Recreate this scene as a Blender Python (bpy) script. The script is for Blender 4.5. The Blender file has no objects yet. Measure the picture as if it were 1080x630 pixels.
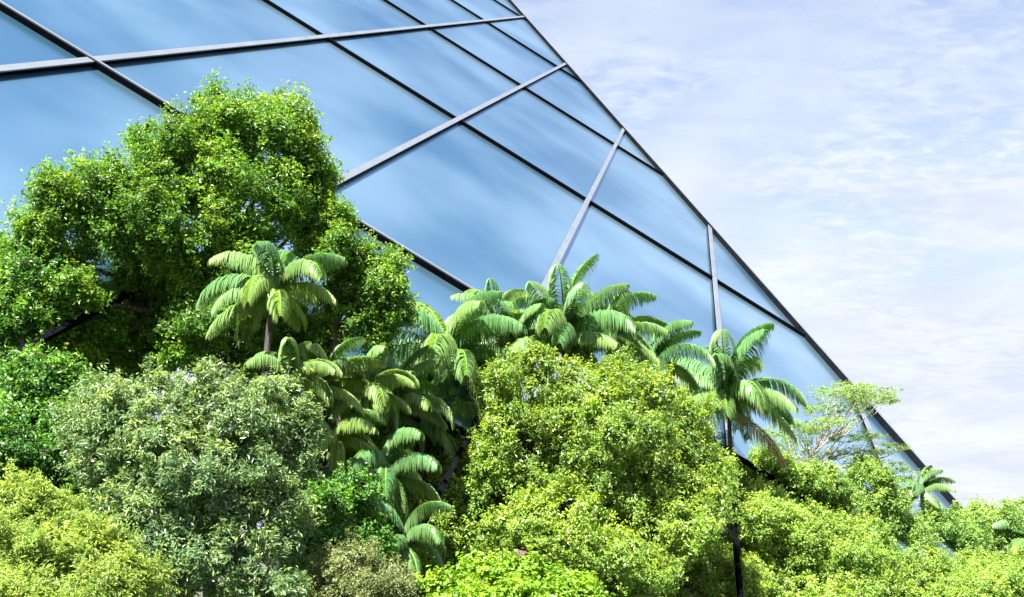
import bpy, math, random
import numpy as np
from mathutils import Vector, Matrix

rng = np.random.default_rng(7)
random.seed(7)
scene = bpy.context.scene
col = scene.collection
R = math.radians

# ------------------------------------------------------------------ camera
F = 1000.0                      # focal length in photo pixels (photo 1080 x 630)
PITCH = R(14.0)
CAM = np.array([0.0, 0.0, 10.0])
cam_d = bpy.data.cameras.new('camera')
cam_d.sensor_width = 36.0
cam_d.lens = F / 1080.0 * 36.0
cam_d.clip_start = 0.1
cam_d.clip_end = 6000.0
cam = bpy.data.objects.new('camera', cam_d)
col.objects.link(cam)
cam.location = CAM
cam.rotation_euler = (R(90) + PITCH, 0, 0)
scene.camera = cam
AX_R = np.array([1.0, 0, 0])
AX_U = np.array([0, -math.sin(PITCH), math.cos(PITCH)])
AX_F = np.array([0, math.cos(PITCH), math.sin(PITCH)])

# ------------------------------------------------------------------ light
SUN_EL, SUN_AZ = R(54), R(206)          # azimuth clockwise from +Y
TO_SUN = np.array([math.sin(SUN_AZ) * math.cos(SUN_EL), math.cos(SUN_AZ) * math.cos(SUN_EL), math.sin(SUN_EL)])
sd = bpy.data.lights.new('sun', 'SUN')
sd.energy = 5.0
sd.angle = R(0.5)
sd.color = (1.0, 0.95, 0.86)
so = bpy.data.objects.new('sun', sd)
col.objects.link(so)
so.location = (-40, -40, 80)
so.rotation_euler = Vector(-TO_SUN).to_track_quat('-Z', 'Y').to_euler()

world = bpy.data.worlds.new('World')
scene.world = world
world.use_nodes = True
nt = world.node_tree
nt.nodes.clear()
W = nt.nodes.new
L = nt.links.new
out = W('ShaderNodeOutputWorld')
bg = W('ShaderNodeBackground')
sky = W('ShaderNodeTexSky')
sky.sky_type = 'NISHITA'
sky.sun_disc = False
sky.sun_elevation = SUN_EL
sky.sun_rotation = SUN_AZ
sky.air_density = 1.0
sky.dust_density = 0.6
sky.ozone_density = 2.0
bg.inputs['Strength'].default_value = 0.05
tc = W('ShaderNodeTexCoord')
sep = W('ShaderNodeSeparateXYZ')
L(tc.outputs['Generated'], sep.inputs[0])
zc = W('ShaderNodeMath'); zc.operation = 'MAXIMUM'; zc.inputs[1].default_value = 0.0
L(sep.outputs['Z'], zc.inputs[0])
za = W('ShaderNodeMath'); za.operation = 'ADD'; za.inputs[1].default_value = 0.22
L(zc.outputs[0], za.inputs[0])
dx = W('ShaderNodeMath'); dx.operation = 'DIVIDE'
dy = W('ShaderNodeMath'); dy.operation = 'DIVIDE'
L(sep.outputs['X'], dx.inputs[0]); L(za.outputs[0], dx.inputs[1])
L(sep.outputs['Y'], dy.inputs[0]); L(za.outputs[0], dy.inputs[1])
cmb = W('ShaderNodeCombineXYZ')
L(dx.outputs[0], cmb.inputs[0]); L(dy.outputs[0], cmb.inputs[1])


def wnoise(scale, detail, rough, dist, rot=0.0, sx=1.0, sy=1.0):
    mp = W('ShaderNodeMapping')
    mp.inputs['Rotation'].default_value = (0, 0, rot)
    mp.inputs['Scale'].default_value = (sx, sy, 1)
    L(cmb.outputs[0], mp.inputs[0])
    n = W('ShaderNodeTexNoise')
    n.inputs['Scale'].default_value = scale
    n.inputs['Detail'].default_value = detail
    n.inputs['Roughness'].default_value = rough
    n.inputs['Distortion'].default_value = dist
    L(mp.outputs[0], n.inputs['Vector'])
    return n.outputs['Fac']


def wmath(op, a, b):
    m = W('ShaderNodeMath'); m.operation = op
    for i, v in enumerate((a, b)):
        if isinstance(v, (int, float)):
            m.inputs[i].default_value = v
        else:
            L(v, m.inputs[i])
    return m.outputs[0]


def wramp(v, a, b, to0=0.0, to1=1.0):
    m = W('ShaderNodeMapRange'); m.interpolation_type = 'SMOOTHSTEP'
    m.inputs['From Min'].default_value = a
    m.inputs['From Max'].default_value = b
    m.inputs['To Min'].default_value = to0
    m.inputs['To Max'].default_value = to1
    L(v, m.inputs['Value'])
    return m.outputs[0]


broad = wnoise(1.5, 5, 0.55, 0.4, 0.5, 1.0, 1.6)      # broad cirrus veils
mack = wnoise(17.0, 3, 0.6, 0.5, 0.6, 1.0, 1.9)       # fine mackerel ripples
wisp = wnoise(4.5, 6, 0.62, 1.0, -0.5, 0.6, 2.0)
patch = wramp(wnoise(2.1, 2, 0.5, 0.2), 0.44, 0.60)   # where the ripples show
m1 = wmath('MULTIPLY', wmath('SUBTRACT', mack, 0.5), wmath('MULTIPLY', patch, 0.6))
m2 = wmath('MULTIPLY', wmath('SUBTRACT', wisp, 0.5), 0.4)
mix = wmath('ADD', broad, wmath('ADD', m1, m2))
cov = wramp(mix, 0.30, 0.68, 0.0, 1.0)
# cloud cover thins towards the zenith, thick near the horizon
hz = wramp(sep.outputs['Z'], 0.45, 0.80, 0.9, 0.03)
low = wramp(sep.outputs['Z'], 0.02, 0.75, 1.0, 0.0)
cover = wmath('ADD', low, wmath('MULTIPLY', cov, wmath('MULTIPLY', hz, 0.46)))
mc = W('ShaderNodeMix'); mc.data_type = 'RGBA'; mc.clamp_factor = True
L(cover, mc.inputs['Factor'])
L(sky.outputs[0], mc.inputs['A'])
shade = W('ShaderNodeMix'); shade.data_type = 'RGBA'
shade.inputs['A'].default_value = (2.70, 2.96, 3.55, 1)
shade.inputs['B'].default_value = (3.45, 3.63, 3.98, 1)
thick = wmath('ADD', wnoise(2.3, 6, 0.62, 0.35, 1.1, 1.0, 1.15), wmath('MULTIPLY', m1, 0.9))
L(wramp(thick, 0.30, 0.72), shade.inputs['Factor'])
L(shade.outputs['Result'], mc.inputs['B'])
L(mc.outputs['Result'], bg.inputs['Color'])
L(bg.outputs[0], out.inputs[0])

vs = scene.view_settings
vs.view_transform = 'Standard'
vs.look = 'None'
vs.exposure = 2.48
vs.gamma = 1.0
vs.use_curve_mapping = False
scene.cycles.max_bounces = 8
scene.cycles.diffuse_bounces = 5
scene.cycles.glossy_bounces = 3
scene.cycles.transmission_bounces = 4


# ------------------------------------------------------------------ helpers
def P(px, py, d):
    """point seen at photo pixel (px, py), d metres along the camera axis"""
    return CAM + d * (AX_F + AX_R * (px - 540.0) / F - AX_U * (py - 315.0) / F)


def thing(name, label, cat, loc, group=None):
    o = bpy.data.objects.new(name, None)
    col.objects.link(o)
    o.location = [float(v) for v in loc]
    o.empty_display_size = 0.3
    o['label'] = label
    o['category'] = cat
    if group:
        o['group'] = group
    return o


def link_mesh(name, me, parent=None):
    o = bpy.data.objects.new(name, me)
    col.objects.link(o)
    if parent is not None:
        o.parent = parent
        o.matrix_parent_inverse = Matrix.Translation(-parent.location)
    return o


def np_mesh(name, verts, faces, mats, midx=None, tint=None, smooth=False):
    """verts (n,3); faces (m,k) one polygon size"""
    me = bpy.data.meshes.new(name)
    n, (m, k) = len(verts), faces.shape
    me.vertices.add(n)
    me.vertices.foreach_set('co', np.asarray(verts, np.float32).ravel())
    me.loops.add(m * k)
    me.loops.foreach_set('vertex_index', faces.astype(np.int32).ravel())
    me.polygons.add(m)
    me.polygons.foreach_set('loop_start', np.arange(0, m * k, k, dtype=np.int32))
    me.polygons.foreach_set('loop_total', np.full(m, k, np.int32))
    for mt in mats:
        me.materials.append(mt)
    if midx is not None:
        me.polygons.foreach_set('material_index', midx.astype(np.int32))
    me.polygons.foreach_set('use_smooth', np.full(m, smooth, bool))
    if tint is not None:
        at = me.attributes.new('tint', 'FLOAT_COLOR', 'POINT')
        at.data.foreach_set('color', np.asarray(tint, np.float32).ravel())
    me.update(calc_edges=True)
    return me


def unit(v):
    return v / (np.linalg.norm(v, axis=-1, keepdims=True) + 1e-9)


def tube(path, radii, seg=8):
    path = np.asarray(path, float)
    radii = np.asarray(radii, float)
    tang = unit(np.gradient(path, axis=0))
    vs_, fs_ = [], []
    ref = np.array([1.0, 0.13, 0.07])
    for i in range(len(path)):
        a = unit(np.cross(tang[i], ref))
        if np.linalg.norm(np.cross(tang[i], ref)) < 0.05:
            a = unit(np.cross(tang[i], np.array([0.1, 1.0, 0.0])))
        b = np.cross(tang[i], a)
        th = np.arange(seg) * 2 * math.pi / seg
        vs_.append(path[i] + radii[i] * (np.cos(th)[:, None] * a + np.sin(th)[:, None] * b))
    for i in range(len(path) - 1):
        for s in range(seg):
            t = (s + 1) % seg
            fs_.append((i * seg + s, i * seg + t, (i + 1) * seg + t, (i + 1) * seg + s))
    return np.concatenate(vs_), np.array(fs_, int)


def join(parts):
    off, V, Fc = 0, [], []
    for v, f in parts:
        V.append(v); Fc.append(f + off); off += len(v)
    return np.concatenate(V), np.concatenate(Fc)


# ------------------------------------------------------------------ materials
def nmat(name):
    m = bpy.data.materials.new(name)
    m.use_nodes = True
    t = m.node_tree
    return m, t, t.nodes['Principled BSDF'], t.nodes['Material Output']


def leaf_mat(name, dark, light, young, rough=0.42, trans=0.30, spec=0.45):
    m, t, p, o = nmat(name)
    at = t.nodes.new('ShaderNodeAttribute'); at.attribute_name = 'tint'
    sp = t.nodes.new('ShaderNodeSeparateColor')
    t.links.new(at.outputs['Color'], sp.inputs[0])
    a = t.nodes.new('ShaderNodeMix'); a.data_type = 'RGBA'
    a.inputs['A'].default_value = (*dark, 1); a.inputs['B'].default_value = (*light, 1)
    t.links.new(sp.outputs[0], a.inputs['Factor'])
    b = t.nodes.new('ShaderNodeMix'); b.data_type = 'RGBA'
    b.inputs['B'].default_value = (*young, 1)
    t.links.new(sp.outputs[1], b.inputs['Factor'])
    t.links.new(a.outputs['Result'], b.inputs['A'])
    c = t.nodes.new('ShaderNodeMix'); c.data_type = 'RGBA'
    c.inputs['B'].default_value = (0.16, 0.085, 0.03, 1)          # a few dry leaves
    t.links.new(sp.outputs[2], c.inputs['Factor'])
    t.links.new(b.outputs['Result'], c.inputs['A'])
    t.links.new(c.outputs['Result'], p.inputs['Base Color'])
    p.inputs['Roughness'].default_value = rough
    p.inputs['Specular IOR Level'].default_value = spec
    tr = t.nodes.new('ShaderNodeBsdfTranslucent')
    g = t.nodes.new('ShaderNodeMix'); g.data_type = 'RGBA'; g.blend_type = 'MULTIPLY'
    g.inputs['Factor'].default_value = 1.0
    g.inputs['B'].default_value = (1.45, 1.35, 0.5, 1)
    t.links.new(c.outputs['Result'], g.inputs['A'])
    t.links.new(g.outputs['Result'], tr.inputs['Color'])
    mx = t.nodes.new('ShaderNodeMixShader'); mx.inputs[0].default_value = trans
    t.links.new(p.outputs[0], mx.inputs[1]); t.links.new(tr.outputs[0], mx.inputs[2])
    t.links.new(mx.outputs[0], o.inputs[0])
    return m


def bark_mat(name, c1, c2, scale=6.0):
    m, t, p, o = nmat(name)
    tc_ = t.nodes.new('ShaderNodeTexCoord')
    mp = t.nodes.new('ShaderNodeMapping'); mp.inputs['Scale'].default_value = (1, 1, 0.25)
    n = t.nodes.new('ShaderNodeTexNoise'); n.inputs['Scale'].default_value = scale; n.inputs['Detail'].default_value = 6
    r = t.nodes.new('ShaderNodeValToRGB')
    r.color_ramp.elements[0].position = 0.35; r.color_ramp.elements[0].color = (*c1, 1)
    r.color_ramp.elements[1].position = 0.68; r.color_ramp.elements[1].color = (*c2, 1)
    t.links.new(tc_.outputs['Object'], mp.inputs[0]); t.links.new(mp.outputs[0], n.inputs['Vector'])
    t.links.new(n.outputs['Fac'], r.inputs[0]); t.links.new(r.outputs[0], p.inputs['Base Color'])
    bp = t.nodes.new('ShaderNodeBump'); bp.inputs['Strength'].default_value = 0.6; bp.inputs['Distance'].default_value = 0.04
    t.links.new(n.outputs['Fac'], bp.inputs['Height']); t.links.new(bp.outputs[0], p.inputs['Normal'])
    p.inputs['Roughness'].default_value = 0.9
    return m


M_bark = bark_mat('grey_brown_bark', (0.035, 0.028, 0.022), (0.11, 0.09, 0.072))
M_redbark = bark_mat('reddish_bark', (0.05, 0.03, 0.022), (0.13, 0.085, 0.06))
M_palebark = bark_mat('pale_bark', (0.16, 0.13, 0.11), (0.34, 0.30, 0.26))
M_palmbark = bark_mat('palm_bark', (0.014, 0.013, 0.012), (0.045, 0.041, 0.037), 12)

M_big = leaf_mat('broad_tree_leaf', (0.045, 0.125, 0.02), (0.135, 0.285, 0.03), (0.43, 0.58, 0.04), trans=0.42)
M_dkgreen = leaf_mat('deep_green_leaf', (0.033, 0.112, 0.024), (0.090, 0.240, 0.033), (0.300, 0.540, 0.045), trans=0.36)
M_grey = leaf_mat('grey_green_leaf', (0.075, 0.15, 0.065), (0.17, 0.275, 0.115), (0.46, 0.54, 0.07), rough=0.38, trans=0.30, spec=0.5)
M_yell = leaf_mat('yellow_green_leaf', (0.165, 0.265, 0.07), (0.29, 0.40, 0.10), (0.47, 0.52, 0.10), trans=0.44)
M_mid = leaf_mat('olive_tree_leaf', (0.081, 0.163, 0.031), (0.213, 0.350, 0.050), (0.525, 0.600, 0.037), rough=0.36, trans=0.38, spec=0.6)
M_vine = leaf_mat('vine_leaf', (0.099, 0.220, 0.020), (0.220, 0.396, 0.033), (0.396, 0.528, 0.044), trans=0.44)
M_right = leaf_mat('bright_shrub_leaf', (0.125, 0.235, 0.045), (0.245, 0.385, 0.07), (0.48, 0.57, 0.08), trans=0.44)
M_rgreen = leaf_mat('soft_green_leaf', (0.098, 0.207, 0.046), (0.218, 0.356, 0.075), (0.483, 0.575, 0.081), trans=0.41)
M_feather = leaf_mat('feathery_leaf', (0.13, 0.22, 0.06), (0.24, 0.36, 0.09), (0.36, 0.46, 0.1), trans=0.4)
M_olive = leaf_mat('dull_olive_leaf', (0.09, 0.13, 0.045), (0.20, 0.245, 0.09), (0.38, 0.39, 0.15), trans=0.33)
M_palm = leaf_mat('palm_leaf', (0.052, 0.155, 0.068), (0.125, 0.285, 0.115), (0.27, 0.37, 0.09), rough=0.34, trans=0.42, spec=0.45)
M_palm_far = leaf_mat('blue_green_palm_leaf', (0.05, 0.12, 0.055), (0.11, 0.21, 0.09), (0.2, 0.3, 0.1), rough=0.32, trans=0.28, spec=0.7)
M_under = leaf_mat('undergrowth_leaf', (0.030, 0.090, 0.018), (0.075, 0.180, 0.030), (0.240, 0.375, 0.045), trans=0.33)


def simple_mat(name, c, rough, metal=0.0, var=0.15, scale=3.0, spec=0.5):
    m, t, p, o = nmat(name)
    tc_ = t.nodes.new('ShaderNodeTexCoord')
    n = t.nodes.new('ShaderNodeTexNoise'); n.inputs['Scale'].default_value = scale; n.inputs['Detail'].default_value = 5
    r = t.nodes.new('ShaderNodeValToRGB')
    r.color_ramp.elements[0].position = 0.3; r.color_ramp.elements[0].color = (*[x * (1 - var) for x in c], 1)
    r.color_ramp.elements[1].position = 0.7; r.color_ramp.elements[1].color = (*[x * (1 + var) for x in c], 1)
    t.links.new(tc_.outputs['Object'], n.inputs['Vector'])
    t.links.new(n.outputs['Fac'], r.inputs[0]); t.links.new(r.outputs[0], p.inputs['Base Color'])
    p.inputs['Roughness'].default_value = rough
    p.inputs['Metallic'].default_value = metal
    p.inputs['Specular IOR Level'].default_value = spec
    return m


M_cap = simple_mat('silver_aluminium_cap', (0.11, 0.125, 0.15), 0.5, 0.15, 0.10, 0.5)
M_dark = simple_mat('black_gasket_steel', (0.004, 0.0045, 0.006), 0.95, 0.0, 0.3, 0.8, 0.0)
M_wall = simple_mat('dark_cladding', (0.05, 0.06, 0.08), 0.6, 0.0, 0.2, 0.1)
M_ground = simple_mat('forest_floor', (0.045, 0.055, 0.025), 0.95, 0.0, 0.5, 0.25)


def glass_mat():
    m, t, p, o = nmat('blue_reflective_glass')
    tc_ = t.nodes.new('ShaderNodeTexCoord')
    oi = t.nodes.new('ShaderNodeObjectInfo')
    n = t.nodes.new('ShaderNodeTexNoise'); n.noise_dimensions = '4D'
    n.inputs['Scale'].default_value = 0.055; n.inputs['Detail'].default_value = 3
    n.inputs['Roughness'].default_value = 0.5
    t.links.new(tc_.outputs['Object'], n.inputs['Vector'])
    t.links.new(oi.outputs['Random'], n.inputs['W'])
    r = t.nodes.new('ShaderNodeValToRGB')  # blotchy pale and deep blue: soft cloud reflections painted into the base colour
    r.color_ramp.elements[0].position = 0.36; r.color_ramp.elements[0].color = (0.10, 0.28, 0.44, 1)
    r.color_ramp.elements[1].position = 0.66; r.color_ramp.elements[1].color = (0.46, 0.70, 0.82, 1)
    t.links.new(n.outputs['Fac'], r.inputs[0])
    t.links.new(r.outputs[0], p.inputs['Base Color'])
    p.inputs['Metallic'].default_value = 0.88
    p.inputs['Roughness'].default_value = 0.30
    p.inputs['Coat Weight'].default_value = 1.0
    p.inputs['Coat IOR'].default_value = 2.2
    p.inputs['Coat Roughness'].default_value = 0.2
    # very slight pillowing of each pane
    bp = t.nodes.new('ShaderNodeBump'); bp.inputs['Strength'].default_value = 0.05; bp.inputs['Distance'].default_value = 0.25
    n2 = t.nodes.new('ShaderNodeTexNoise'); n2.inputs['Scale'].default_value = 0.12; n2.inputs['Detail'].default_value = 1
    t.links.new(tc_.outputs['Object'], n2.inputs['Vector'])
    t.links.new(n2.outputs['Fac'], bp.inputs['Height'])
    t.links.new(bp.outputs[0], p.inputs['Normal'])
    return m


M_glass = glass_mat()

# ------------------------------------------------------------------ ground
gv, gf = [], []
S, NG = 3000.0, 60
ax = np.sign(np.linspace(-1, 1, NG)) * np.abs(np.linspace(-1, 1, NG)) ** 3 * S
gx, gy = np.meshgrid(ax, ax)
gz = 0.35 * np.sin(gx * 0.11) * np.cos(gy * 0.13)
gverts = np.stack([gx.ravel(), gy.ravel(), gz.ravel()], 1)
ii = np.arange(NG * NG).reshape(NG, NG)
gfaces = np.stack([ii[:-1, :-1].ravel(), ii[:-1, 1:].ravel(), ii[1:, 1:].ravel(), ii[1:, :-1].ravel()], 1)
g = link_mesh('ground', np_mesh('ground', gverts, gfaces, [M_ground], smooth=True))
g['kind'] = 'structure'

# ------------------------------------------------------------------ glass building
# a flat lattice in space: node (j, k) = column line j, row line k
HM = np.array([[709.1695, 1388.1518, -1814.2439], [431.258, 0.30755, -229.87387], [0.0573505, 1.9114619, 1.0]])
KI = np.linalg.inv(np.array([[F, 0, 540.0], [0, F, 315.0], [0, 0, 1.0]]))
SC = 18.3
lat = KI @ HM * SC


def cv2w(v):
    return AX_R * v[0] - AX_U * v[1] + AX_F * v[2]


VA, VB, V0 = cv2w(lat[:, 0]), cv2w(lat[:, 1]), CAM + cv2w(lat[:, 2])
NRM = np.cross(VA, VB); NRM /= np.linalg.norm(NRM)
if NRM @ (CAM - V0) < 0:
    NRM = -NRM


def node(j, k, h=0.0):
    return V0 + VA * j + VB * k + NRM * h


def px2jk(px, py):
    q = np.linalg.inv(HM) @ np.array([px, py, 1.0])
    return q[:2] / q[2]


def plane_depth(px, py):
    d = AX_F + AX_R * (px - 540.0) / F - AX_U * (py - 315.0) / F
    return (NRM @ (V0 - CAM)) / (NRM @ d)


E0, E1 = px2jk(537, 1.5), px2jk(1015, 545)
EDIR = (E1 - E0) / np.linalg.norm(E1 - E0)


def side(p):                 # > 0 on the glazed side of the sloping edge
    w = np.array(p) - E0
    return EDIR[0] * w[1] - EDIR[1] * w[0]


SGN = 1.0 if side(px2jk(400, 150)) > 0 else -1.0


def clip(poly):
    res = []
    for i in range(len(poly)):
        a, b = np.array(poly[i], float), np.array(poly[(i + 1) % len(poly)], float)
        sa, sb = side(a) * SGN, side(b) * SGN
        if sa >= 0:
            res.append(a)
        if sa * sb < 0:
            res.append(a + (b - a) * sa / (sa - sb))
    return res


bl = thing('glass_building', 'huge sloping blue glass building with silver and black lattice rising behind the trees', 'building', (*node(1, 0)[:2], 0.0))


def slab(poly, h0, h1, name, mats, top_mat=0, side_mat=0):
    """prism over a polygon of lattice coordinates"""
    n = len(poly)
    vt = [node(p[0], p[1], h1) for p in poly]
    vb = [node(p[0], p[1], h0) for p in poly]
    me = bpy.data.meshes.new(name)
    faces = [list(range(n)), list(range(2 * n - 1, n - 1, -1))]
    for i in range(n):
        j = (i + 1) % n
        faces.append([i, i + n, j + n, j])
    me.from_pydata([tuple(v) for v in vt + vb], [], faces)
    for mt in mats:
        me.materials.append(mt)
    for i, p in enumerate(me.polygons):
        p.material_index = top_mat if i == 0 else side_mat
    me.update()
    import bmesh
    b = bmesh.new(); b.from_mesh(me); bmesh.ops.recalc_face_normals(b, faces=b.faces); b.to_mesh(me); b.free()
    return link_mesh(name, me, bl)


KLOW = {-1: 0.5, 0: 0.45, 1: 0.40, 2: 0.60}
for j in range(-2, 9):
    for k in range(0, 9):
        k0 = k
        if k == 0:
            if j not in KLOW:
                continue
            k0 = KLOW[j]
        poly = clip([(j, k0), (j + 1, k0), (j + 1, k + 1), (j, k + 1)])
        if len(poly) < 3:
            continue
        c = np.mean(poly, 0)
        slab(poly, -0.15, 0.0, 'glass_pane', [M_glass])


def beam(a, b, w, h0, h1, name, mats, capw=None):
    """bar between lattice points a and b: dark web below, pale cap on top, each its own face set in one mesh"""
    A, B = node(*a), node(*b)
    d = unit(B - A)
    s = np.cross(NRM, d)
    segs = []
    vs_, fs_, mi = [], [], []

    def box(wd, z0, z1, m):
        o = len(vs_)
        for q in (A, B):
            for sx, zz in ((-1, z0), (1, z0), (1, z1), (-1, z1)):
                vs_.append(tuple(q + s * sx * wd / 2 + NRM * zz))
        for f in ((0, 3, 2, 1), (4, 5, 6, 7), (0, 1, 5, 4), (1, 2, 6, 5), (2, 3, 7, 6), (3, 0, 4, 7)):
            fs_.append([o + i for i in f]); mi.append(m)
    box(w, h0, h1, 1)
    if capw:
        box(capw, h1 + 0.003, h1 + 0.09, 0)
    me = bpy.data.meshes.new(name)
    me.from_pydata(vs_, [], fs_)
    for mt in mats:
        me.materials.append(mt)
    me.polygons.foreach_set('material_index', mi)
    me.update()
    return link_mesh(name, me, bl)


def edge_k(j):               # row coordinate where column line j meets the edge
    t = (j - E0[0]) / EDIR[0]
    return E0[1] + EDIR[1] * t


def edge_j(k):
    t = (k - E0[1]) / EDIR[1]
    return E0[0] + EDIR[0] * t


MM = [M_cap, M_dark]
for k in range(1, 9):        # row lines: black bars
    je = edge_j(k)
    if k == 1:
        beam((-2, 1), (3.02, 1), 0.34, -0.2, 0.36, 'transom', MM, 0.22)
        beam((3.02, 1), (min(je, 6.6), 1), 0.26, -0.12, 0.14, 'transom', MM)  # no pale cap here: shade of the leaves is put into the all-black colour
    elif je > -2:
        beam((-2, k), (je, k), 0.36, -0.2, 0.32, 'transom', MM)
for j in range(-1, 7):       # column lines: silver bars, standing proud of the rows
    ke = min(edge_k(j), 9.0)
    if ke > 1:
        beam((j, 1.0), (j, ke), 0.34, -0.2, 0.26, 'mullion', MM, 0.48)
    if j in (0, 1):          # these two are seen against glass below the lowest row as well
        beam((j, KLOW[j]), (j, 1.0), 0.34, -0.2, 0.26, 'mullion', MM, 0.48)
    else:
        beam((j, -0.1), (j, 1.0 if ke > 1 else ke), 0.20, -0.12, 0.12, 'strut', MM)  # bars among crowns left capless and black, leaf shade painted in by material
for j, kk in ((2, KLOW[2]),):
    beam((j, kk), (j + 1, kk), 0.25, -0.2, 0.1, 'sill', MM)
e_lo, e_hi = E0 + EDIR * ((6.9 - E0[0]) / EDIR[0]), E0 + EDIR * ((-1.2 - E0[0]) / EDIR[0])
beam(e_lo, e_hi, 0.5, -0.4, 0.5, 'edge_beam', MM, 0.12)

# ------------------------------------------------------------------ foliage


def leaves(c, nrm, length, width, fold=0.12, droop=0.15):
    """two-triangle folded leaves. returns verts (4n,3), faces (2n,3)"""
    n = len(c)
    r = rng.normal(size=(n, 3))
    a = r - (r * nrm).sum(1, keepdims=True) * nrm
    a = unit(a)
    b = np.cross(nrm, a)
    l = (length * rng.uniform(0.65, 1.25, n))[:, None]
    w = (width * rng.uniform(0.7, 1.2, n))[:, None]
    v = np.empty((n, 4, 3))
    v[:, 0] = c - a * l * 0.5
    v[:, 1] = c + b * w * 0.5 + nrm * w * fold
    v[:, 2] = c + a * l * 0.5 - nrm * l * droop
    v[:, 3] = c - b * w * 0.5 + nrm * w * fold
    base = np.arange(n)[:, None] * 4
    f = np.concatenate([base + np.array([[0, 1, 2]]), base + np.array([[0, 2, 3]])])
    return v.reshape(-1, 3), f


UP = np.array([0, 0, 1.0])


def foliage(lobes, leaf_l, leaf_w, cover=2.2, clump=0.45, bump=0.22, young=0.25, dry=0.01, up=0.55, flat=1.0, droop=0.15, hollow=0.0, spray=0.55):
    """lobes: list of (centre, radius_x, radius_z). Leaves gather into clumps on bumpy shells."""
    cs = np.array([l[0] for l in lobes]); rx = np.array([l[1] for l in lobes]); rz = np.array([l[2] for l in lobes])
    allc, alln, allt = [], [], []
    la = leaf_l * leaf_w * 0.5
    for i in range(len(lobes)):
        Rm = (rx[i] * 2 + rz[i]) / 3
        cl = clump * (0.75 + 0.5 * rng.random())
        ncl = max(12, int(4 * math.pi * Rm * Rm / (cl * cl) * 0.42))
        d = unit(rng.normal(size=(ncl, 3)))
        # low frequency bumps in the shell
        k = unit(rng.normal(size=(9, 3)))
        bmp = np.max(np.exp(-((1 - d @ k.T) * 7.0)), axis=1)
        rad = (0.74 + bump * bmp + rng.normal(0, 0.12, ncl))
        q = rng.random(ncl)
        rad = np.where(q < 0.16, rad * rng.uniform(0.35, 0.85, ncl), rad)
        pos = cs[i] + d * rad[:, None] * np.array([rx[i], rx[i], rz[i]])
        keep = np.ones(ncl, bool)
        for j in range(len(lobes)):
            if j != i:
                u = (pos - cs[j]) / np.array([rx[j], rx[j], rz[j]])
                keep &= (u ** 2).sum(1) > 0.42
        toward = unit(CAM - cs[i])
        keep &= ((d @ toward) > -0.35) | (rng.random(ncl) < 0.45)
        keep &= rng.random(ncl) > hollow
        pos, d, rad = pos[keep], d[keep], rad[keep]
        ncl = len(pos)
        if ncl == 0:
            continue
        per = max(6, int(cover * cl * cl * 3.2 / la))
        sz = cl * rng.uniform(0.5, 1.5, ncl)
        lob_y, lob_b = rng.normal(0, 0.12), rng.normal(0, 0.16)
        yg = np.clip(rng.normal(young + lob_y, 0.28, ncl) + 0.22 * (d[:, 2]), 0, 1)
        br = np.clip(rng.normal(0.48 + lob_b, 0.22, ncl), 0, 1)
        idx = np.repeat(np.arange(ncl), per)
        n = len(idx)
        dd = unit(rng.normal(size=(n, 3)) + d[idx] * 0.75 + UP * 0.25)
        rr = rng.random(n) ** 0.5
        c = pos[idx] + dd * (rr * sz[idx])[:, None] * np.array([1, 1, 0.8 * flat])
        # about half of the leaves sit on shoots that leave the clump outwards and upwards
        nsh = 5
        shd = unit(d[:, None, :] * 0.7 + UP * 0.45 + rng.normal(size=(ncl, nsh, 3)) * 0.6)
        pick = rng.integers(0, nsh, n)
        al = rng.random(n) * 1.55
        lat = rng.normal(size=(n, 3)) * (0.20 * sz[idx] * (1.15 - al * 0.4))[:, None]
        cs2 = pos[idx] + (shd[idx, pick] * (al * sz[idx])[:, None]) * np.array([1, 1, flat]) + lat
        onshoot = rng.random(n) < spray
        c = np.where(onshoot[:, None], cs2, c)
        rr = np.where(onshoot, al * 0.65, rr)
        nn = unit(dd * 0.55 + d[idx] * 0.35 + UP * up + rng.normal(size=(n, 3)) * 0.58)
        t = np.zeros((n, 4))
        t[:, 0] = np.clip(br[idx] + rng.normal(0, 0.2, n), 0, 1)
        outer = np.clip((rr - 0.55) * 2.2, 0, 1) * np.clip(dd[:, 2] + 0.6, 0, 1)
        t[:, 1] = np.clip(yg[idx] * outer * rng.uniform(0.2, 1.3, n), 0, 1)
        t[:, 2] = (rng.random(n) < dry) * 0.9
        t[:, 3] = 1
        allc.append(c); alln.append(nn); allt.append(t)
    c = np.concatenate(allc); nn = np.concatenate(alln); t = np.concatenate(allt)
    v, f = leaves(c, nn, leaf_l, leaf_w, droop=droop)
    return v, f, np.repeat(t, 4, axis=0)


def limb(a, b, r0, r1, sag=0.0, wob=0.25, n=7):
    t = np.linspace(0, 1, n)[:, None]
    p = a + (b - a) * t
    off = rng.normal(size=(n, 3)) * wob * np.sin(t * math.pi)
    p = p + off
    p[:, 2] += (np.sin(t * math.pi) * sag)[:, 0]
    return tube(p, r0 + (r1 - r0) * np.linspace(0, 1, n))


def px_lobes(rows, split=1):
    """rows of (px, py, depth, rx_px, ry_px) -> lobes in space with true radii"""
    res = []
    for px, py, d, rx, ry in rows:
        s = d / F
        res.append((P(px, py, d), rx * s, ry * s))
    return res


NLEAF = 0


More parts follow.
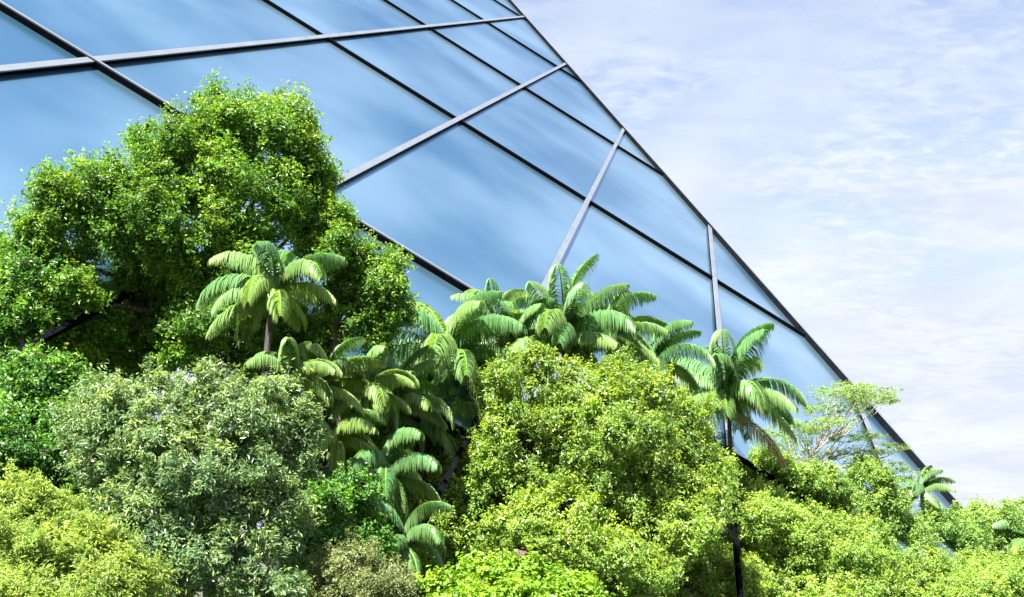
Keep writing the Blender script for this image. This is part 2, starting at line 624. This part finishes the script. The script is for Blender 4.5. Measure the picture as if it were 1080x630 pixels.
def tree(name, label, cat, rows, mat, leaf=(0.16, 0.08), bark=None, trunk_r=0.3, group=None, base=None, sub=True, core=0.82, stem='trunk', **kw):
    global NLEAF
    lobes = px_lobes(rows)
    cs = np.array([l[0] for l in lobes]); rad = np.array([l[1] for l in lobes])
    cen = np.average(cs, axis=0, weights=rad ** 2)
    b = np.array([cen[0], cen[1], 0.0]) if base is None else np.array(base, float)
    root = thing(name, label, cat, b, group)
    # sub-lobes give the crown a broken outline
    full = []
    for c, rx, rz in lobes:
        full.append((c, rx * core, rz * core))
        if sub:
            for _ in range(6):
                d = unit(rng.normal(size=3) + UP * 0.35 - AX_F * 0.3)
                q = rng.uniform(0.22, 0.46)
                full.append((c + d * np.array([rx, rx, rz]) * rng.uniform(0.72, 0.98), rx * q, rz * q))
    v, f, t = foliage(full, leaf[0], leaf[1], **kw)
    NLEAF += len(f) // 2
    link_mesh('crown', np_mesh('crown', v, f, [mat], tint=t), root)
    fork = b + (cen - b) * 0.55
    fork[2] = max(cen[2] - rad.mean() * 1.3, 0.35 * cen[2])
    parts = [limb(b - UP * 0.4, fork, trunk_r, trunk_r * 0.75, wob=0.15)]
    for c, rx, rz in lobes:
        parts.append(limb(fork - UP * 0.1, c, trunk_r * 0.55, trunk_r * 0.14, sag=0.3, wob=rx * 0.10))
        for _ in range(4):
            d = unit(rng.normal(size=3) + UP * 0.3)
            parts.append(limb(c, c + d * np.array([rx, rx, rz]) * 0.85, trunk_r * 0.13, trunk_r * 0.03, wob=rx * 0.06, n=5))
    tv, tf = join(parts)
    link_mesh(stem, np_mesh(stem, tv, tf, [bark or M_bark], smooth=True), root)
    return root


# --- the trees, back to front
tree('broadleaf_tree', 'tallest broad green tree with rounded leafy lobes in front of the blue glass', 'tree', [
    (246, 143, 39.5, 46, 44), (288, 166, 39, 52, 50), (316, 172, 39.5, 36, 52), (184, 180, 37.5, 48, 46), (128, 236, 36.5, 48, 50),
    (60, 266, 35.2, 32, 42), (58, 214, 35, 15, 18), (105, 200, 36, 24, 24), (205, 235, 36.5, 68, 62), (262, 225, 37.5, 52, 55),
    (135, 312, 38.9, 46, 38), (178, 300, 41.2, 46, 40), (60, 362, 35.9, 36, 28), (225, 295, 38, 62, 55), (90, 345, 37.0, 44, 34), (42, 290, 36, 38, 50), (70, 318, 34.5, 32, 26), (20, 330, 34, 30, 26), (180, 350, 40.5, 62, 42),
    (250, 350, 38.5, 50, 50), (215, 352, 36.5, 48, 36), (150, 372, 40, 50, 34), (90, 376, 39, 50, 32), (325, 225, 39.5, 30, 36)],
    M_big, (0.17, 0.085), trunk_r=0.32, base=(-12.5, 43.5, 0), young=0.26, cover=2.0, clump=0.5)
tree('broadleaf_tree', 'smaller green tree half hidden behind the tallest palm at the left', 'tree', [
    (392, 288, 39, 34, 36), (352, 262, 38.5, 34, 36), (405, 330, 38.5, 26, 32), (370, 330, 39, 42, 45), (345, 235, 39, 22, 24), (314, 356, 40, 34, 34), (330, 395, 40, 34, 34)],
    M_big, (0.16, 0.08), trunk_r=0.35, young=0.3, cover=2.0, clump=0.42)
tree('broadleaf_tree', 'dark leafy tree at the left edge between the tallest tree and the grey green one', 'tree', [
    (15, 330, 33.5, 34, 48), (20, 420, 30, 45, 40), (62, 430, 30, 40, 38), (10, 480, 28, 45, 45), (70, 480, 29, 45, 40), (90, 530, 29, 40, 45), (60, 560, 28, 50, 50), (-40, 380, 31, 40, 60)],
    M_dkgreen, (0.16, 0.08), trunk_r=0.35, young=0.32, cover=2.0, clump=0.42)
tree('broadleaf_tree', 'shaded dark green tree filling the gap behind the group of palms', 'tree', [
    (430, 480, 47, 60, 50), (350, 470, 42, 55, 60), (400, 432, 44, 42, 42), (318, 500, 36, 36, 50), (410, 545, 45, 60, 45), (430, 610, 46, 60, 45), (500, 520, 47, 50, 60), (530, 590, 46, 60, 50), (600, 500, 48, 80, 60), (690, 530, 49, 60, 60), (350, 600, 38, 60, 45), (500, 430, 48, 45, 40), (320, 420, 39, 40, 45)],
    M_big, (0.17, 0.085), trunk_r=0.35, young=0.12, cover=1.8, clump=0.5)
tree('grey_green_tree', 'wide grey green tree with pale pointed leaves and yellowish tips at lower left', 'tree', [
    (165, 446, 26, 60, 50), (240, 438, 26.5, 66, 46), (288, 470, 27, 42, 56), (120, 470, 26, 48, 50), (205, 505, 25, 74, 60),
    (280, 545, 25.5, 44, 44), (150, 555, 24, 55, 50), (225, 585, 24, 66, 42), (100, 440, 27, 34, 32), (298, 446, 27.5, 24, 30), (130, 610, 23, 50, 40), (280, 615, 24, 40, 36)],
    M_grey, (0.16, 0.052), trunk_r=0.38, bark=M_redbark, core=0.94, young=0.15, cover=1.7, clump=0.32, up=0.5)
tree('shrub', 'bright yellow green feathery shrub in the lower left corner', 'shrub', [
    (38, 567, 20, 52, 46), (88, 592, 19, 42, 42), (5, 540, 20.5, 36, 30), (58, 622, 18, 70, 36), (128, 622, 19, 40, 32), (0, 590, 18.5, 50, 50)],
    M_yell, (0.11, 0.036), trunk_r=0.12, young=0.25, cover=1.7, clump=0.22, stem='stem', droop=0.3)
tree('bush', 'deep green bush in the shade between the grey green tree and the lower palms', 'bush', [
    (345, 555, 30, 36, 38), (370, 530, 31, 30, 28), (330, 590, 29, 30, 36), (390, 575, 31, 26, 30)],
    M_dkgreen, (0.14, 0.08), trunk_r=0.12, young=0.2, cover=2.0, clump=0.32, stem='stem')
tree('shrub', 'dull olive green shrub with fine twigs at the bottom beside the deep green bush', 'shrub', [
    (372, 603, 26, 30, 30), (400, 622, 26, 30, 22), (350, 620, 26, 24, 22)],
    M_olive, (0.09, 0.035), trunk_r=0.08, bark=M_palebark, young=0.2, cover=1.3, clump=0.24, stem='stem')
tree('olive_green_tree', 'large round yellow green tree with reddish branches in the middle of the picture', 'tree', [
    (562, 422, 42, 52, 42), (620, 416, 42, 54, 38), (676, 432, 43, 52, 46), (566, 470, 42, 66, 54), (640, 478, 40, 74, 56),
    (716, 490, 42.5, 44, 56), (512, 515, 41.5, 52, 55), (590, 555, 38.5, 78, 55), (690, 556, 39.5, 66, 55), (474, 574, 41, 44, 46), (490, 484, 43.5, 40, 40), (474, 530, 42, 42, 44), (465, 612, 40, 44, 36),
    (730, 552, 43.5, 30, 38), (736, 508, 45.5, 26, 38), (752, 515, 54, 26, 44), (748, 480, 54, 20, 24), (640, 608, 37, 70, 36), (535, 448, 44, 36, 36)],
    M_mid, (0.17, 0.07), trunk_r=0.42, bark=M_redbark, young=0.25, cover=1.7, clump=0.40, dry=0.012)
tree('bush', 'low bush smothered in bright green creeper at the bottom centre', 'bush', [
    (540, 618, 29, 56, 28), (490, 624, 29, 40, 24), (595, 630, 29, 40, 22), (545, 640, 28, 80, 26)],
    M_vine, (0.16, 0.12), trunk_r=0.12, young=0.2, cover=2.2, clump=0.3, stem='stem', up=0.9)
# right hand side
tree('shrub', 'small bright shrub right behind the trunk of the rightmost tall palm', 'shrub', [
    (812, 490, 58, 18, 14), (828, 498, 58.3, 16, 12), (800, 535, 60.5, 26, 24), (832, 548, 60.8, 30, 26), (858, 570, 60.5, 30, 24), (785, 545, 60.5, 22, 30), (805, 538, 52.5, 28, 18), (842, 556, 52.8, 28, 18), (882, 570, 53.5, 24, 18), (862, 556, 53.2, 18, 14), (916, 574, 55, 28, 22), (905, 590, 54, 28, 20), (788, 514, 58.8, 18, 14), (795, 530, 64, 44, 40), (850, 562, 65, 44, 34), (768, 500, 61, 18, 20)],
    M_right, (0.18, 0.09), trunk_r=0.18, young=0.35, cover=1.9, clump=0.42, stem='stem')
tree('broadleaf_tree', 'soft green rounded tree at right below the feathery tree and the leaning beam', 'tree', [
    (914, 516, 62, 32, 28), (940, 546, 62, 26, 30), (920, 540, 62, 24, 24), (902, 586, 62, 44, 24), (935, 606, 61.5, 44, 28), (955, 570, 62, 22, 26)],
    M_rgreen, (0.19, 0.09), trunk_r=0.25, young=0.25, cover=1.9, clump=0.5)
tree('broadleaf_tree', 'low green tree between the bright shrub and the soft green tree', 'tree', [
    (852, 506, 58, 18, 16), (872, 514, 58.6, 18, 16), (888, 528, 59.2, 16, 14), (865, 552, 61, 30, 22), (885, 568, 61, 24, 20)],
    M_rgreen, (0.19, 0.09), trunk_r=0.2, young=0.28, cover=1.9, clump=0.45)
tree('broadleaf_tree', 'pale green tree at the right edge where the glass edge beam ends', 'tree', [
    (1042, 562, 68, 34, 26), (1005, 575, 66, 34, 28), (1075, 575, 68, 34, 36), (1030, 550, 69, 18, 14), (1062, 552, 69, 18, 16), (985, 560, 66, 24, 24)],
    M_rgreen, (0.19, 0.09), trunk_r=0.25, young=0.3, cover=1.9, clump=0.45)
tree('shrub', 'broad bright yellow shrub along the bottom right of the picture', 'shrub', [
    (850, 590, 52, 48, 30), (800, 605, 51, 48, 32), (900, 612, 51, 50, 30), (850, 630, 50, 70, 30), (800, 552, 50, 28, 20), (840, 568, 51, 30, 20), (880, 590, 52, 26, 18), (820, 575, 53, 26, 20)],
    M_right, (0.17, 0.08), trunk_r=0.18, young=0.42, cover=1.9, clump=0.42, stem='stem')
tree('shrub', 'grey and yellow green shrub at the bottom between the middle tree and the bright shrub', 'shrub', [
    (752, 605, 49.5, 40, 36), (735, 630, 48, 40, 30), (782, 628, 48.5, 34, 30), (770, 572, 52, 24, 28)],
    M_mid, (0.15, 0.07), trunk_r=0.18, young=0.4, cover=1.8, clump=0.38, stem='stem')
tree('bush', 'pale yellow green bush in the bottom right corner', 'bush', [
    (1020, 615, 58, 46, 28), (970, 610, 57, 38, 30), (1065, 610, 59, 40, 30), (1000, 640, 56, 70, 28)],
    M_right, (0.17, 0.08), trunk_r=0.18, young=0.35, cover=1.9, clump=0.42, stem='stem')


# --- the feathery tree in front of the leaning beam
def feathery_tree():
    D = 63.0
    fork = P(842, 505, D)
    b = np.array([fork[0] - 0.6, fork[1], 0.0])
    root = thing('feathery_tree', 'thin pale feathery tree with bare grey branches and flat tiers of leaves', 'tree', b)
    tiers = [(905, 415, 0, 44, 7), (880, 432, 1.2, 40, 7), (918, 421, -1.4, 30, 5), (866, 448, -1.2, 34, 6), (838, 462, 0.8, 36, 8), (826, 455, -0.8, 30, 7),
             (900, 462, 1.6, 34, 6), (930, 474, 0.6, 30, 5), (872, 478, 2.0, 34, 6), (952, 500, 1.0, 24, 5), (930, 492, 2.0, 30, 6), (815, 480, 1.5, 26, 7), (890, 410, 2.0, 30, 6)]
    lob, parts = [], [limb(b - UP * 0.3, fork, 0.22, 0.15, wob=0.2)]
    for px, py, dz, rx, ry in tiers:
        c = P(px, py, D + dz); s = D / F
        lob.append((c, rx * s, ry * s))
        mid = fork + (c - fork) * 0.5 + np.array([0, 0, -0.25])
        parts.append(limb(fork, mid, 0.085, 0.055, wob=0.12, n=5))
        for _ in range(7):
            e = c + np.array([rng.uniform(-1, 1) * rx * s * 0.9, rng.uniform(-1, 1) * rx * s * 0.5, rng.uniform(-0.5, 0.6) * ry * s])
            parts.append(limb(mid, e, 0.045, 0.012, sag=-0.15, wob=0.08, n=5))
    tv, tf = join(parts)
    link_mesh('trunk', np_mesh('trunk', tv, tf, [M_palebark], smooth=True), root)
    v, f, t = foliage(lob, 0.13, 0.06, cover=0.55, clump=0.32, young=0.3, up=1.2, flat=0.35, hollow=0.45)
    link_mesh('crown', np_mesh('crown', v, f, [M_feather], tint=t), root)


feathery_tree()


# --- palms
def frond_mesh(L_, e0, az, droop, leaf_l, mat, n=46, yellow=0.1, twist=0.0):
    """one arching frond at the origin; leaflets hang from the rib like a curtain"""
    S_ = 14
    s = np.linspace(0, 1, S_)
    el = e0 - droop * s ** 1.25
    h = np.array([math.sin(az), math.cos(az), 0])
    step = L_ / (S_ - 1)
    pts = np.zeros((S_, 3))
    for i in range(1, S_):
        e = el[i - 1]
        a2 = az + twist * s[i]
        hh = np.array([math.sin(a2), math.cos(a2), 0])
        pts[i] = pts[i - 1] + step * (hh * math.cos(e) + UP * math.sin(e))
    rv, rf = tube(pts, np.linspace(0.055, 0.012, S_), 5)
    rf3 = np.concatenate([rf[:, [0, 1, 2]], rf[:, [0, 2, 3]]])
    tv = [rv]; tf = [rf3]
    tint = [np.tile([0.75, 0.45, 0, 1], (len(rv), 1))]
    off = len(rv)
    u = np.linspace(0.10, 1.0, n)
    pos = np.stack([np.interp(u, s, pts[:, i]) for i in range(3)], 1)
    tan = unit(np.stack([np.interp(u, s, np.gradient(pts[:, i])) for i in range(3)], 1))
    sidev = unit(np.cross(tan, UP + h * 0.001))
    prof = np.clip(np.sin(np.pi * (0.12 + 0.80 * u)) ** 0.7, 0.2, 1)
    yl = np.clip(rng.normal(yellow, 0.15), 0, 1)
    for sg in (-1, 1):
        ll = leaf_l * prof * rng.uniform(0.85, 1.12, n)
        d0 = unit(sidev * sg * 0.62 + tan * 0.42 + UP * rng.uniform(-0.25, 0.15, (n, 1)))
        K = 5
        w = np.array([0.55, 1.0, 0.9, 0.6, 0.05]) * 0.026 * (leaf_l / 0.9) ** 0.5 * 1.25
        p = pos.copy()
        rows = []
        dirv = d0.copy()
        wv = unit(np.cross(dirv, UP) + tan * 0.7)
        for k in range(K):
            rows.append((p - wv * w[k], p + wv * w[k]))
            p = p + dirv * (ll / (K - 1))[:, None]
            dirv = unit(dirv + np.array([0, 0, -1.2]) + rng.normal(size=(n, 3)) * 0.05)
        arr = np.stack([np.stack(r, 1) for r in rows], 1)     # n,K,2,3
        base = np.arange(n)[:, None] * (K * 2)
        fl = []
        for k in range(K - 1):
            a, b_, c_, d_ = k * 2, k * 2 + 1, k * 2 + 3, k * 2 + 2
            fl.append(base + np.array([[a, b_, c_]])); fl.append(base + np.array([[a, c_, d_]]))
        tv.append(arr.reshape(-1, 3)); tf.append(np.concatenate(fl) + off); off += n * K * 2
        tt = np.zeros((n, K, 2, 4)); tt[..., 3] = 1
        tt[..., 0] = np.clip(rng.normal(0.5, 0.2, n), 0, 1)[:, None, None]
        tt[..., 1] = np.clip(yl + np.linspace(0, 0.5, K) * yellow * 2, 0, 1)[None, :, None]
        tt[..., 2] = (rng.random(n) < 0.05)[:, None, None] * np.array([0, 0, .3, .7, 1.0])[None, :, None]
        tint.append(tt.reshape(-1, 4))
    return np_mesh('frond', np.concatenate(tv), np.concatenate(tf), [mat], tint=np.concatenate(tint))


def palm(px, py, d, len_px, label, n=15, mat=None, yellow=0.12, dead=0, lean=(0, 0), leafl=0.30, e_hi=86, e_lo=-8, trunk_r=0.13, droop=(70, 128), az0=0.0, fan=None):
    c = P(px, py, d)
    Lm = 1.28 * len_px * d / F
    b = np.array([c[0] + lean[0], c[1] + lean[1], 0.0])
    root = thing('palm_tree', label, 'palm tree', b, 'feather palms growing among the trees')
    t = np.linspace(0, 1, 12)[:, None]
    path = b * (1 - t) + (c - UP * 0.35) * t
    path[:, :2] += (np.sin(t * math.pi * 0.9) * np.array([[0.25, 0.1]]) * rng.uniform(-1, 1))
    tv, tf = tube(path, np.linspace(trunk_r * 1.15, trunk_r * 0.85, 12), 10)
    link_mesh('trunk', np_mesh('trunk', tv, tf, [M_palmbark], smooth=True), root)
    sv, sf = tube(np.array([c - UP * 1.2, c - UP * 0.7, c - UP * 0.2, c + UP * 0.2]), [trunk_r * 0.95, trunk_r * 1.25, trunk_r * 1.0, trunk_r * 0.4], 10)
    link_mesh('crownshaft', np_mesh('crownshaft', sv, sf, [M_palm], tint=np.tile([0.6, 0.35, 0, 1], (len(sv), 1)), smooth=True), root)
    for i in range(n):
        q = i / (n - 1)
        e0 = R(e_hi + (e_lo - e_hi) * q ** 0.9 + rng.normal(0, 5))
        az = i * 2.39996 + az0 + rng.normal(0, 0.15)
        ln = Lm * rng.uniform(0.88, 1.12) * (1.22 if q < 0.7 else 1.05)
        dr = R(rng.uniform(*droop)) * (1.0 if q < 0.75 else 0.75)
        me = frond_mesh(ln, e0, az, dr, ln * leafl, mat or M_palm, n=88, yellow=yellow * (1 + q), twist=rng.normal(0, 0.25))
        o = link_mesh('frond', me, root)
        o.matrix_parent_inverse = Matrix.Identity(4)
        o.location = [float(v) for v in (c - UP * 0.1 * q - root_loc(b))]
    for i in range(dead):
        me = frond_mesh(Lm * 1.05, R(-25 - 15 * i), rng.uniform(0.8, 2.2), R(45), Lm * 0.3, M_dead, n=34, yellow=0.3)
        o = link_mesh('frond', me, root)
        o['label'] = 'dead brown frond hanging down'
        o.matrix_parent_inverse = Matrix.Identity(4)
        o.location = [float(v) for v in (c - UP * (0.8 + 0.9 * i) - root_loc(b))]
    return root


def root_loc(b):
    return np.array([b[0], b[1], b[2]])


M_dead = leaf_mat('dead_palm_leaf', (0.14, 0.10, 0.06), (0.27, 0.20, 0.12), (0.3, 0.24, 0.12), rough=0.7, trans=0.15, spec=0.2)

palm(290, 306, 33, 60, 'tall palm with arching fronds standing in front of the tallest broad tree', n=16, az0=0.4, yellow=0.16)
palm(596, 356, 47, 64, 'palm with long upright fronds rising above the round middle tree into the glass', n=20, az0=1.0, e_hi=88, e_lo=5, droop=(60, 112))
palm(474, 376, 45, 72, 'palm with wide drooping fronds left of the round middle tree, its dark trunk showing', n=23, az0=2.0)
palm(690, 380, 50, 46, 'small palm peeping over the right shoulder of the round middle tree', n=14, az0=0.2)
palm(768, 416, 53, 62, 'rightmost tall palm with dead brown fronds hanging by its bare trunk', n=22, az0=1.6, dead=1)
palm(340, 405, 35, 48, 'short palm with yellowish hanging fronds right below the tall left palm', n=14, az0=0.9, yellow=0.3)
palm(386, 412, 36, 44, 'short palm with pale upright fronds second from the tall left palm', n=13, az0=2.6, yellow=0.22)
palm(408, 500, 35, 54, 'low palm in shade with fronds spread like a star under the taller palms', n=15, az0=0.1)
palm(425, 572, 33, 44, 'lowest palm with blue green fronds near the bottom beside the dark strut', n=12, az0=1.3)
palm(524, 338, 49, 42, 'small upright palm between the two big palms, backed by the glass', n=14, az0=0.7)
palm(642, 352, 49, 48, 'palm just left of the small one on the shoulder of the middle tree', n=15, az0=1.9)
palm(446, 450, 43, 50, 'shaded palm under the wide drooping one, close to its dark trunk', n=15, az0=2.4)
palm(352, 462, 34.5, 42, 'pale palm with limp yellow tipped fronds beside the grey green tree', n=13, az0=1.5, yellow=0.3, e_hi=70, droop=(95, 140))
palm(418, 424, 40, 46, 'upright palm between the pale upright one and the one with a dark trunk', n=15, az0=1.1, e_hi=88, e_lo=10, yellow=0.2)
palm(306, 398, 31.5, 40, 'low palm hiding the foot of the tallest left palm', n=14, az0=0.5, yellow=0.22)
palm(545, 358, 46, 40, 'palm tucked against the top left of the round middle tree', n=14, az0=1.7)
palm(380, 530, 34, 40, 'low dark palm just above the deep green bush', n=12, az0=0.3)
palm(972, 518, 67, 24, 'small far blue green palm right of the soft green tree', n=11, mat=M_palm_far, az0=0.5)
palm(1084, 572, 66, 30, 'palm cut off by the right edge of the picture', n=11, az0=2.1)

# --- low growth that covers the forest floor
ng = 42000
gx = rng.uniform(-34, 50, ng); gy = rng.uniform(12, 84, ng)
gz = np.abs(rng.normal(0, 0.7, ng)) + 0.05
uc = np.stack([gx, gy, gz], 1)
un = unit(rng.normal(size=(ng, 3)) * 0.5 + UP)
uv_, uf_ = leaves(uc, un, 0.42, 0.2)
ut = np.zeros((ng, 4)); ut[:, 0] = rng.random(ng); ut[:, 1] = rng.random(ng) ** 3; ut[:, 3] = 1
ug = link_mesh('undergrowth', np_mesh('undergrowth', uv_, uf_, [M_under], tint=np.repeat(ut, 4, axis=0)))
ug['kind'] = 'stuff'
ug['label'] = 'dark low undergrowth covering the forest floor beneath the trees'
ug['category'] = 'undergrowth'
nf = 60000
fx = rng.uniform(70, 300, nf); fy = rng.uniform(110, 260, nf)
top = 6.5 + 2.5 * np.sin(fx * 0.31) * np.cos(fy * 0.23) + rng.normal(0, 0.5, nf)
fz = top * rng.uniform(0.55, 1.0, nf)
fv, ff = leaves(np.stack([fx, fy, fz], 1), unit(rng.normal(size=(nf, 3)) * 0.6 + UP), 1.1, 0.6)
ft = np.zeros((nf, 4)); ft[:, 0] = rng.random(nf); ft[:, 1] = rng.random(nf) ** 2 * 0.6; ft[:, 3] = 1
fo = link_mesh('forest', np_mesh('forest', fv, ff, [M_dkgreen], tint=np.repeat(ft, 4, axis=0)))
fo['kind'] = 'stuff'
fo['label'] = 'far low forest beyond the trees at the right edge'
fo['category'] = 'forest'
print('LEAVES', NLEAF)
